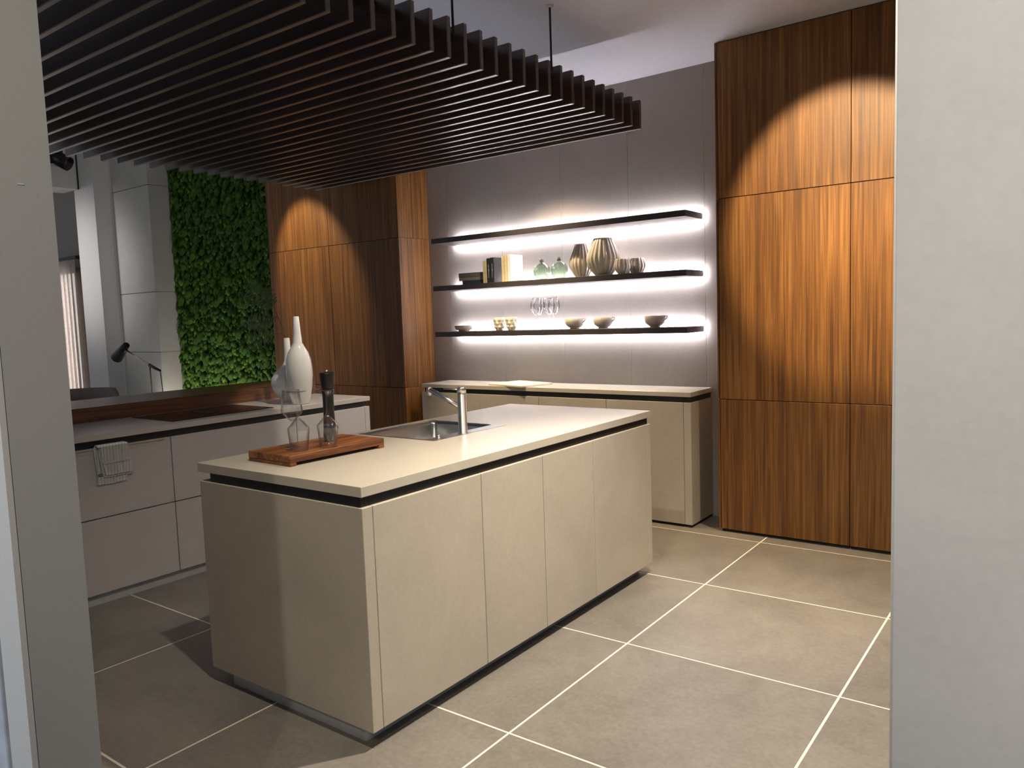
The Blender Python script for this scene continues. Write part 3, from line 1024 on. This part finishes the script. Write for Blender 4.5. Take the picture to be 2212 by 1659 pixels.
# raised walnut breakfast bar behind it
bar = thing('breakfast_bar', 'raised thick walnut bar top behind the hob', 'bar', (-5.2, 2.7, 0))
obj('bar_top', bx(-5.50, -4.897, 1.40, 3.975, WT + 0.0002, 1.027, 0.002), 'bar_wood', bar)
obj('back_panel', bx(-5.20, -4.935, 1.42, 3.955, 0, WT - 0.0005), 'bar_wood', bar)

# towel over the drawer
tw = thing('towel', 'white striped tea towel hanging over the drawer top', 'towel', (KX, 2.04, 0.66))


def sheet(y0, y1, z0, z1, xo, skew, wav, ph, ny=26, nz=14, th=0.004):
    bm = bmesh.new()
    grid = []
    for k in range(nz + 1):
        v = k / nz
        row = []
        for i in range(ny + 1):
            u = i / ny
            y = y0 + (y1 - y0) * u + skew * (1 - v) + 0.004 * math.sin(5 * v + ph)
            z = z0 + (z1 - z0) * v + 0.002 * math.sin(9 * u + ph)
            x = xo + wav * (1 - v * 0.8) * math.sin(u * 11 + ph + 1.5 * v) + wav * 0.6 * math.sin(u * 23 + ph)
            row.append(bm.verts.new((x, y, z)))
        grid.append(row)
    for A, B in zip(grid, grid[1:]):
        for i in range(ny):
            f = bm.faces.new((A[i], A[i + 1], B[i + 1], B[i]))
            f.smooth = True
    r = bmesh.ops.solidify(bm, geom=bm.faces[:], thickness=th)
    return bm


obj('rear_flap', sheet(1.955, 2.116, 0.662, 0.872, KX + 0.0135, 0.0, 0.0012, 0.4), 'towel', tw)
obj('middle_fold', sheet(1.972, 2.122, 0.700, 0.874, KX + 0.0220, 0.012, 0.0016, 1.7), 'towel', tw)
ff = obj('front_flap', sheet(1.976, 2.124, 0.712, 0.878, KX + 0.0310, 0.024, 0.0022, 2.9), 'towel', tw)
obj('white_band', sheet(1.985, 2.135, 0.776, 0.790, KX + 0.0365, 0.002, 0.0012, 2.9, nz=3, th=0.001), 'print_white', ff)
obj('top_fold', bx(KX - 0.006, KX + 0.034, 1.962, 2.122, 0.867, 0.880, 0.005, seg=3), 'towel', tw)
obj('hanging_loop', tube(bmesh.new(), [(KX + 0.020, 1.985, 0.712), (KX + 0.021, 1.966, 0.713), (KX + 0.022, 1.959, 0.717), (KX + 0.021, 1.966, 0.722), (KX + 0.020, 1.985, 0.723)], 0.0018, 6), 'black_matte', tw)

# white vases
v1 = obj('round_vase', lathe(bmesh.new(), [(0, 0), (0.045, 0), (0.055, 0.006), (0.085, 0.04), (0.116, 0.085), (0.128, 0.130), (0.121, 0.175), (0.096, 0.215), (0.061, 0.245), (0.036, 0.270), (0.027, 0.300), (0.024, 0.36), (0.021, 0.455), (0.019, 0.458), (0.016, 0.455), (0.018, 0.36), (0.020, 0.30), (0, 0.27)], 56), 'porcelain')
v1.location = (-4.60, 3.50, WT + 0.0003)
tag(v1, 'glossy white round-bellied vase with a fern branch in its neck', 'vase', 'white vases on the left worktop')
v2 = obj('tall_vase', lathe(bmesh.new(), [(0, 0), (0.054, 0), (0.060, 0.006), (0.072, 0.06), (0.085, 0.13), (0.0915, 0.20), (0.0905, 0.25), (0.084, 0.31), (0.068, 0.36), (0.045, 0.400), (0.032, 0.425), (0.027, 0.50), (0.0195, 0.605), (0.0175, 0.608), (0.0145, 0.604), (0.022, 0.50), (0.026, 0.42), (0, 0.37)], 56), 'porcelain')
v2.location = (-4.385, 3.425, WT + 0.0003)
tag(v2, 'tall glossy white bottle-shaped vase in front of the round one', 'vase', 'white vases on the left worktop')

# fern branch
fb = thing('fern_branch', 'thin branch with three fern fronds in the round white vase', 'branch', (-4.60, 3.50, WT + 0.30))
neck = Vector((-4.60, 3.50, 1.387))


def curve(p0, p1, p2, n=10):
    p0, p1, p2 = Vector(p0), Vector(p1), Vector(p2)
    return [p0 * (1 - t) ** 2 + p1 * 2 * t * (1 - t) + p2 * t * t for t in [i / n for i in range(n + 1)]]


def frond(base, mid, tip, L, side_w, n=17):
    pts = curve(base, mid, tip, n)
    bm = bmesh.new()
    tube(bm, pts, 0.0022, 5, 0.0006)
    fr = obj('frond_stem', bm, 'fern_green', fb)
    for k in range(1, n):
        t = (pts[k + 1] - pts[k - 1]).normalized()
        view = Vector((0.75, -0.6, 0.15))
        nrm = (view - t * view.dot(t)).normalized()
        s = t.cross(nrm).normalized()
        ln = L * math.sin(PI * min(1, 0.18 + 0.80 * k / n)) * random.uniform(0.85, 1.1)
        for sg_ in (-1, 1):
            d = (s * sg_ * 0.95 + t * 0.42 + nrm * random.uniform(-0.25, 0.1)).normalized()
            w = side_w
            bm = bmesh.new()
            c = pts[k]
            e = t * w
            vs = [c, c + d * ln * 0.3 + e, c + d * ln * 0.75 + e * 0.7, c + d * ln - nrm * ln * 0.1, c + d * ln * 0.7 - e * 0.7, c + d * ln * 0.3 - e]
            up = [bm.verts.new(p + nrm * 0.0006) for p in vs]
            dn = [bm.verts.new(p - nrm * 0.0006) for p in vs]
            ridge = bm.verts.new(c + d * ln * 0.45 + nrm * 0.003)
            for a in range(6):
                bm.faces.new((up[a], up[(a + 1) % 6], ridge))
                bm.faces.new((up[a], dn[a], dn[(a + 1) % 6], up[(a + 1) % 6]))
            bm.faces.new(dn[::-1])
            obj('leaflet', bm, 'fern_green', fr)


obj('twig', tube(bmesh.new(), [(-4.60, 3.50, 1.30), neck] + curve(neck, (-4.70, 3.53, 1.50), (-4.79, 3.55, 1.62), 8)[1:], 0.0022, 6, 0.0014), 'twig', fb)
obj('twig', tube(bmesh.new(), [(-4.601, 3.502, 1.30), neck] + curve(neck, (-4.67, 3.52, 1.45), (-4.82, 3.56, 1.42), 8)[1:], 0.002, 6, 0.0012), 'twig', fb)
frond((-4.79, 3.55, 1.62), (-4.98, 3.58, 1.70), (-5.19, 3.60, 1.80), 0.115, 0.011)
frond((-4.79, 3.55, 1.51), (-5.02, 3.57, 1.53), (-5.26, 3.58, 1.50), 0.085, 0.010)
frond((-4.82, 3.56, 1.42), (-5.02, 3.58, 1.42), (-5.22, 3.60, 1.30), 0.095, 0.008)
obj('twig', tube(bmesh.new(), [(-4.748, 3.54, 1.56), (-4.77, 3.545, 1.54), (-4.79, 3.55, 1.51)], 0.0015, 6), 'twig', fb)

# ------------------------------------------------------------------ lounge things
# shell-backed bar stool
st = thing('bar_stool', 'taupe upholstered stool with a curved back beyond the bar', 'stool', (-6.0, 2.55, 0))
bm = bmesh.new()
grid = []
for layer, rad in ((0, 0.295), (1, 0.255)):
    rows = []
    for k in range(7):
        v = k / 6
        row = []
        for i in range(29):
            a = math.radians(-130 + 260 * i / 28)
            edge = abs(i - 14) / 14
            top = 1.055 - 0.13 * max(0, edge - 0.72) / 0.28
            z = 0.72 + (top - 0.72) * v
            rr = rad * (0.90 + 0.12 * v)
            row.append(bm.verts.new((-6.0 - rr * math.cos(a), 2.60 + rr * 1.15 * math.sin(a), z)))
        rows.append(row)
    grid.append(rows)
for rows in grid:
    for A, B in zip(rows, rows[1:]):
        for i in range(28):
            bm.faces.new((A[i], A[i + 1], B[i + 1], B[i])).smooth = True
for k in (0, 6):
    for i in range(28):
        bm.faces.new((grid[0][k][i], grid[0][k][i + 1], grid[1][k][i + 1], grid[1][k][i])).smooth = True
for i in (0, 28):
    for k in range(6):
        bm.faces.new((grid[0][k][i], grid[0][k + 1][i], grid[1][k + 1][i], grid[1][k][i]))
o = obj('backrest', bm, 'taupe_fabric', st)
m_ = o.modifiers.new('b', 'BEVEL')
m_.width = 0.012
m_.segments = 3
obj('seat', lathe(bmesh.new(), [(0, 0.66), (0.24, 0.66), (0.26, 0.68), (0.26, 0.73), (0.23, 0.75), (0, 0.755)], 32, (-6.0, 2.60, 0)), 'taupe_fabric', st)
for sx_ in (-1, 1):
    for sy_ in (-1, 1):
        obj('leg', tube(bmesh.new(), [(-6.0 + sx_ * 0.15, 2.60 + sy_ * 0.15, 0.665), (-6.0 + sx_ * 0.22, 2.60 + sy_ * 0.22, 0)], 0.014, 10, 0.010), 'black_matte', st)
# reading lamp
lp = thing('floor_lamp', 'slim floor lamp with a black cone shade and tilted metal arm', 'lamp', (-7.43, 4.0, 0))
obj('base', lathe(bmesh.new(), [(0, 0), (0.13, 0), (0.13, 0.012), (0.01, 0.02), (0, 0.02)], 32, (-7.43, 4.0, 0)), 'black_matte', lp)
obj('pole', tube(bmesh.new(), [(-7.43, 4.0, 0.015), (-7.43, 4.0, 1.135)], 0.008, 10), 'brass', lp)
obj('arm', tube(bmesh.new(), [(-7.86, 4.0, 1.285), (-7.43, 4.0, 1.135)], 0.008, 10), 'brass', lp)
obj('counterweight', tube(bmesh.new(), [(-7.43, 4.0, 1.135), (-7.33, 4.0, 1.105), (-7.24, 4.0, 1.083)], 0.018, 12, 0.010), 'black_matte', lp)
obj('cable', tube(bmesh.new(), [(-7.24, 4.0, 1.083), (-7.225, 4.0, 0.9), (-7.22, 4.0, 0.5), (-7.24, 4.0, 0.02)], 0.004, 8), 'black_matte', lp)
ax = (Vector((-8.07, 4.0, 1.205)) - Vector((-7.845, 4.0, 1.340)))
bm = bmesh.new()
n = 28
q = ax.to_track_quat('Z', 'Y').to_matrix()
ringp = [(0.0, 0.0), (0.026, 0.0), (0.032, 0.008), (0.058, ax.length), (0.055, ax.length), (0.029, 0.014), (0.0, 0.012)]
lathe(bm, ringp, n)
bmesh.ops.rotate(bm, cent=(0, 0, 0), matrix=q, verts=bm.verts)
bmesh.ops.translate(bm, vec=(-7.845, 4.0, 1.340), verts=bm.verts)
obj('shade', bm, 'black_matte', lp)
# curtain on its rod
cu = thing('curtain', 'sheer white curtain hanging in front of the far window', 'curtain', (-11.2, 4.84, 0))
bm = bmesh.new()
rows = []
for k in range(6):
    z = 0.02 + (2.43 - 0.02) * k / 5
    rows.append([bm.verts.new((-12.06 + 1.42 * i / 90, 4.84 + 0.03 * math.sin(i * 0.9) * (1 - 0.3 * k / 5), z)) for i in range(91)])
for A, B in zip(rows, rows[1:]):
    for i in range(90):
        bm.faces.new((A[i], A[i + 1], B[i + 1], B[i])).smooth = True
bmesh.ops.solidify(bm, geom=bm.faces[:], thickness=0.003)
obj('cloth', bm, 'curtain', cu)
obj('rod', bx(-12.3, -10.60, 4.82, 4.86, 2.435, 2.475), 'black_matte', cu)
obj('bracket', bx(-10.64, -10.60, 4.86, 5.0, 2.43, 2.48), 'black_matte', cu)
# track spotlight showing under the canopy's left end
ts = thing('track_spotlight', 'black track spotlight showing below the canopy near the left wall', 'spotlight', (-6.0, 2.62, 3.19))
P0 = Vector((-6.03, 2.64, 2.80))
obj('stem', tube(bmesh.new(), [(P0.x, P0.y, CZ), (P0.x, P0.y, 2.84)], 0.012, 10), 'black_matte', ts)
obj('housing', bx(P0.x - 0.07, P0.x + 0.055, P0.y - 0.055, P0.y + 0.055, 2.70, 2.86, 0.006), 'black_matte', ts)
dv = Vector((0.62, 0.45, -0.42)).normalized()
bm = lathe(bmesh.new(), [(0, 0), (0.048, 0), (0.052, 0.006), (0.052, 0.135), (0.046, 0.135), (0.042, 0.10), (0, 0.10)], 24)
bmesh.ops.rotate(bm, cent=(0, 0, 0), matrix=dv.to_track_quat('Z', 'Y').to_matrix(), verts=bm.verts)
bmesh.ops.translate(bm, vec=P0 + Vector((0, 0, -0.035)), verts=bm.verts)
obj('lamp_head', bm, 'black_matte', ts)
